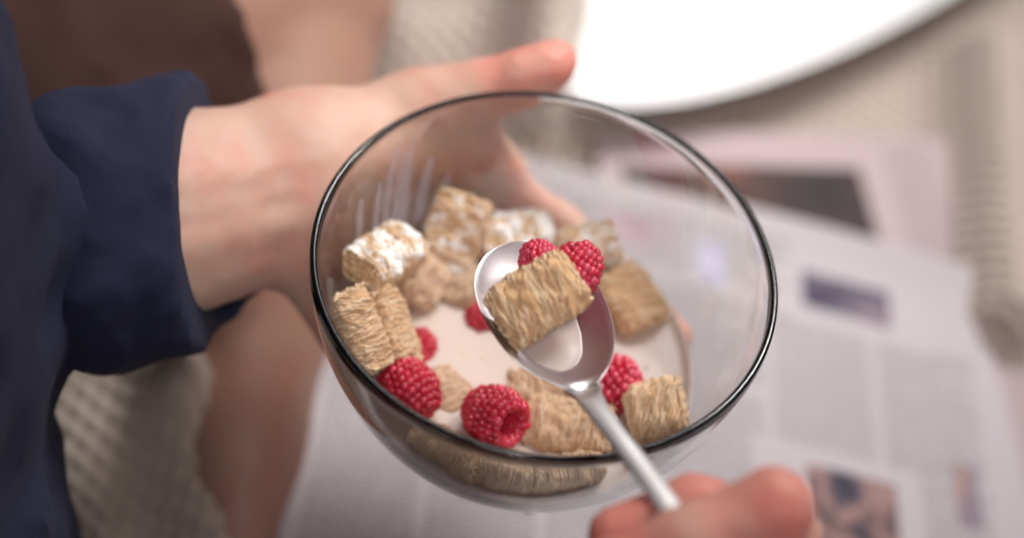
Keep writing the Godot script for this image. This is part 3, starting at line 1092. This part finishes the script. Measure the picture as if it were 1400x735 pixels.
func make_raspberries() -> void:
	var bead := SphereMesh.new()
	bead.radius = 1.0
	bead.height = 2.0
	bead.radial_segments = 16
	bead.rings = 9
	var reds := []
	for c in [[0.64, 0.014, 0.046], [0.52, 0.009, 0.032], [0.72, 0.032, 0.080], [0.72, 0.070, 0.13]]:
		var m := mat(lin(c[0], c[1], c[2]), 0.28)
		m.subsurf_scatter_enabled = true
		m.subsurf_scatter_strength = 0.35
		m.clearcoat_enabled = true
		m.clearcoat = 0.4
		m.clearcoat_roughness = 0.15
		reds.append(m)
	var core_mat := mat(lin(0.45, 0.010, 0.035), 0.6)
	var prof := PackedVector2Array([Vector2(1e-5, -0.0118), Vector2(0.0032, -0.0112), Vector2(0.0062, -0.0090), Vector2(0.0084, -0.0056), Vector2(0.0096, -0.0016), Vector2(0.0099, 0.0028), Vector2(0.0091, 0.0066), Vector2(0.0080, 0.0090), Vector2(0.0066, 0.0096), Vector2(0.0056, 0.0078), Vector2(0.0050, 0.0046)])
	var spots := [
		["glossy red raspberry near the front rim with its hollow showing", Transform3D(Vector3(0.51065, -0.85651, -0.07505), Vector3(0.72350, 0.38090, 0.57573), Vector3(-0.46453, -0.34829, 0.81419), Vector3(-0.00714, 0.13600, 0.03163)), 0.93, 1],
		["bright red raspberry lying under the upright biscuits at the left rim", Transform3D(Vector3(0.09012, 0.98610, -0.13961), Vector3(-0.76443, -0.02136, -0.64435), Vector3(-0.63838, 0.16478, 0.75188), Vector3(-0.03546, 0.13400, 0.02681)), 0.90, 2],
		["dark wet raspberry half sunk in milk behind the bright left raspberry", Transform3D(Vector3(-0.94250, 0.15287, 0.29718), Vector3(-0.32440, -0.20482, -0.92348), Vector3(-0.08030, -0.96679, 0.24264), Vector3(-0.03555, 0.12150, 0.00276)), 0.76, 3],
		["red raspberry in the milk under the spoon neck", Transform3D(Vector3(-0.73389, 0.65724, 0.17160), Vector3(-0.60656, -0.74779, 0.26999), Vector3(0.30577, 0.09406, 0.94745), Vector3(0.02856, 0.13400, 0.00965)), 0.97, 4],
		["sunken raspberry hidden behind the left edge of the spoon", Transform3D(Vector3(-0.35957, -0.90667, 0.22060), Vector3(0.44306, -0.37395, -0.81477), Vector3(0.82122, -0.19523, 0.53617), Vector3(-0.01567, 0.12250, -0.01607)), 0.82, 5],
		["pink raspberry on the spoon, left of the two behind the biscuit", Transform3D(Vector3(-0.80198, -0.50240, 0.32315), Vector3(0.52317, -0.32964, 0.78590), Vector3(-0.28831, 0.79934, 0.52720), Vector3(-0.00153, 0.19091, 0.01169)), 0.70, 6],
		["pink raspberry on the spoon, right of the two behind the biscuit", Transform3D(Vector3(-0.74073, 0.64866, 0.17484), Vector3(-0.42508, -0.65406, 0.62571), Vector3(0.52022, 0.38916, 0.76021), Vector3(0.00860, 0.19287, 0.01254)), 0.78, 7],
	]
	for s in spots:
		var rng := RandomNumberGenerator.new()
		rng.seed = 100 + s[3]
		var at: Transform3D = s[1]
		var k: float = s[2]
		at.basis = at.basis.scaled(Vector3.ONE * k)
		var o := thing("raspberry", s[0], "raspberry", at, "raspberries in the bowl and on the spoon")
		var tone: Array = [[0, 0, 1, 2, 0], [1, 1, 0, 1, 0], [1, 1, 1, 1, 0], [0, 2, 0, 3, 2], [1, 0, 1, 1, 0], [2, 3, 0, 2, 3], [2, 0, 0, 3, 1]][s[3] - 1]
		# hollow cup under the drupelets
		var cup := PackedVector2Array()
		for p in prof:
			cup.append(Vector2(maxf(p.x - 0.0013, 1e-5), p.y * 0.9))
		cup.append(Vector2(0.0032, 0.002))
		cup.append(Vector2(0.0014, -0.004))
		cup.append(Vector2(1e-5, -0.006))
		put("hollow_core", lathe(cup, 32).commit(), core_mat, o)
		# drupelets in rings along the profile
		var length := 0.0
		var knots := [0.0]
		for q in prof.size() - 1:
			length += prof[q].distance_to(prof[q + 1])
			knots.append(length)
		var rings := 12
		for r in rings:
			var dist := length * (r + 0.15) / (rings - 0.7)
			var q := 0
			while q < prof.size() - 2 and knots[q + 1] < dist:
				q += 1
			var t: float = (dist - knots[q]) / (knots[q + 1] - knots[q])
			var p := prof[q].lerp(prof[q + 1], clampf(t, 0.0, 1.0))
			var tangent := (prof[q + 1] - prof[q]).normalized()
			var n2 := Vector2(-tangent.y, tangent.x) * -1.0
			if n2.dot(p - Vector2(0.003 if q > 7 else 0.0, 0.0)) < 0.0 and q < 7:
				n2 = -n2
			var count := maxi(1, int(round(TAU * p.x / 0.00275)))
			for c in count:
				var a := TAU * (c + 0.5 * (r % 2) + rng.randf_range(-0.12, 0.12)) / count
				var size := 0.00190 * rng.randf_range(0.82, 1.16)
				var rad := Vector3(cos(a), 0, sin(a))
				var pos := rad * (p.x + rng.randf_range(-0.0002, 0.0003)) + Vector3.UP * p.y
				var out := (rad * n2.x + Vector3.UP * n2.y).normalized()
				var tan_dir := out.cross(Vector3.UP if absf(out.y) < 0.9 else rad).normalized()
				var d := put("drupelet", bead, reds[tone[rng.randi_range(0, 4)]], o)
				d.transform = Transform3D(Basis(tan_dir * size, out * size * 1.12, tan_dir.cross(out) * size), pos - out * 0.0009)


# ------------------------------------------------------------------ spoon

func make_spoon() -> void:
	var tip: Vector3 = Vector3(-0.01156, 0.18600, -0.00014)
	var root: Vector3 = Vector3(0.01649, 0.18800, 0.05114)
	var ax := (root - tip).normalized()
	var side := ax.cross(Vector3.UP).normalized().rotated(ax, -0.05)
	var up := side.cross(ax).normalized()
	var len := tip.distance_to(root)
	var half := 0.0196
	var deep := 0.0074
	var t := 0.0011
	# the line of the handle from the root on
	var line := [root - ax * 0.004, root, Vector3(0.01865, 0.19050, 0.05613), Vector3(0.02149, 0.19320, 0.06208), Vector3(0.02727, 0.19680, 0.07166), Vector3(0.03445, 0.20050, 0.08290), Vector3(0.04366, 0.20580, 0.09848), Vector3(0.05386, 0.21150, 0.11724), Vector3(0.06203, 0.21500, 0.13031)]
	var wid := [0.0, 0.0056, 0.0039, 0.0032, 0.0029, 0.0030, 0.0032, 0.0042, 0.0054]
	var dep := [0.0, 0.0016, 0.0012, 0.0008, 0.0005, 0.0005, 0.0005, 0.0005, 0.0004]
	var ring := 20
	var bowl := MeshMaker.new()
	var grip := MeshMaker.new()
	var rows := 64
	var last := []
	for r in rows + 1:
		var s := float(r) / rows
		# egg-shaped outline, fuller towards the tip side of the middle
		var e := 2.0 * s - 1.0
		var w := half * sqrt(maxf(0.0, 1.0 - pow(absf(e), 2.25))) * (1.0 - 0.10 * e)
		var d := deep * (1.0 - pow(absf(e), 2.6))
		var rise := 0.0022 * pow(maxf(e, 0.0), 6.0)
		w = maxf(w, 0.0004)
		if s > 0.9:
			d = lerpf(d, 0.0016, smoothstep(0.9, 1.0, s))
		if s > 0.7:
			var k := maxf(0.0052 - absf(w - 0.0046), 0.0) / 0.0052
			w = maxf(w, 0.0046) + k * k * 0.0052 * 0.25
		last = spoon_ring(tip + ax * len * s + up * rise * 0.0, side, up, w, d, t, ring)
		for p in last:
			bowl.v.append(p)
	bowl.lattice(0, rows + 1, ring * 2, true)
	# close the tip
	for j in range(1, ring * 2 - 1):
		bowl.i.append_array([0, j, j + 1])
	var steps := 70
	for r in steps + 1:
		var s := 1.0 + float(r) / steps * (line.size() - 2)
		var k := mini(int(s), line.size() - 2)
		var f := s - k
		var p0: Vector3 = line[maxi(k - 1, 0)]
		var p1: Vector3 = line[k]
		var p2: Vector3 = line[k + 1]
		var p3: Vector3 = line[mini(k + 2, line.size() - 1)]
		var c := p1.cubic_interpolate(p2, p0, p3, f)
		var c2 := p1.cubic_interpolate(p2, p0, p3, minf(f + 0.02, 1.02))
		var dir := (c2 - c).normalized()
		if r == 0:
			dir = ax
		var sd := dir.cross(Vector3.UP).normalized().rotated(dir, -0.05 * (1.0 - smoothstep(1.0, 4.0, s)))
		var u2 := sd.cross(dir).normalized()
		var w := lerpf(wid[k], wid[k + 1], smoothstep(0, 1, f))
		var d := lerpf(dep[k], dep[k + 1], smoothstep(0, 1, f))
		if s > 1.0:
			var flat := smoothstep(1.0, 2.4, s)
			d = lerpf(d, -0.0006, flat)
		if r > steps - 5:
			w *= sqrt(maxf(0.02, 1.0 - pow((r - steps + 5) / 5.0, 2.0)))
		var pts := spoon_ring(c, sd, u2, w, d, lerpf(t, 0.0019, smoothstep(1.0, 3.0, s)), ring)
		for p in pts:
			grip.v.append(p)
	grip.lattice(0, steps + 1, ring * 2, true)
	for j in range(1, ring * 2 - 1):
		var b := steps * ring * 2
		grip.i.append_array([b, b + j + 1, b + j])
	var steel := mat(lin(0.72, 0.69, 0.70), 0.36, 1.0)
	var brushed := mat(lin(0.72, 0.71, 0.70), 0.44, 1.0)
	var o := thing("spoon", "steel spoon held over the bowl, loaded with a biscuit and two raspberries", "spoon")
	put("spoon_bowl", bowl.commit(), steel, o)
	put("handle", grip.commit(), brushed, o)
	# the milk lying in the spoon
	var level := 0.0049
	var tilt := 0.05
	var mm := MeshMaker.new()
	var cols := 24
	var pool_noise := noise(91, 0.5, 2)
	var n := 40
	for r in n + 1:
		var s := lerpf(0.06, 0.93, float(r) / n)
		var e := 2.0 * s - 1.0
		var w := half * sqrt(maxf(0.0, 1.0 - pow(absf(e), 2.25))) * (1.0 - 0.10 * e)
		var d := deep * (1.0 - pow(absf(e), 2.6))
		var q2 := maxf(d, 0.0002) / (w * w)
		var root2 := sqrt(maxf(0.0, tilt * tilt + 4.0 * q2 * (d - level)))
		var mid := tilt / (2.0 * q2)
		var reach := maxf(root2 / (2.0 * q2) * (1.0 + 0.05 * pool_noise.get_noise_1d(s * 14.0)), 0.00002)
		for j in cols * 2:
			var x: float
			var y: float
			if j < cols:
				var q := -1.0 + 2.0 * j / (cols - 1)
				x = mid + q * reach
				y = -level + tilt * x + 0.0003 * pow(absf(q), 6.0)
			else:
				var q := 1.0 - 2.0 * (j - cols) / (cols - 1)
				x = mid + q * reach * 0.995
				y = minf(-d * (1.0 - pow(x / maxf(w, 1e-5), 2.0)) + 0.00006, -level + tilt * x - 0.00002)
			mm.v.append(tip + ax * len * s + side * x + up * y)
	mm.lattice(0, n + 1, cols * 2, true)
	var m := mat(lin(0.60, 0.50, 0.45), 0.15)
	m.subsurf_scatter_enabled = true
	m.subsurf_scatter_strength = 0.1
	var pool := put("spoonful_of_milk", mm.commit(), m, self)
	tag(pool, "shallow pool of milk in the bowl of the spoon below the biscuit", "milk")


func spoon_ring(c: Vector3, side: Vector3, up: Vector3, w: float, d: float, t: float, n: int) -> Array:
	# across the hollow from left to right, then back underneath
	var out := []
	for j in n:
		var q := -1.0 + 2.0 * j / (n - 1)
		out.append(c + side * q * w + up * (-d * (1.0 - q * q)))
	for j in n:
		var q := 1.0 - 2.0 * j / (n - 1)
		var edge := sqrt(maxf(0.0, 1.0 - pow(absf(q), 8.0)))
		out.append(c + side * q * (w + t * 0.2) + up * (-d * (1.0 - q * q) - t * (0.25 + 0.75 * edge)))
	return out
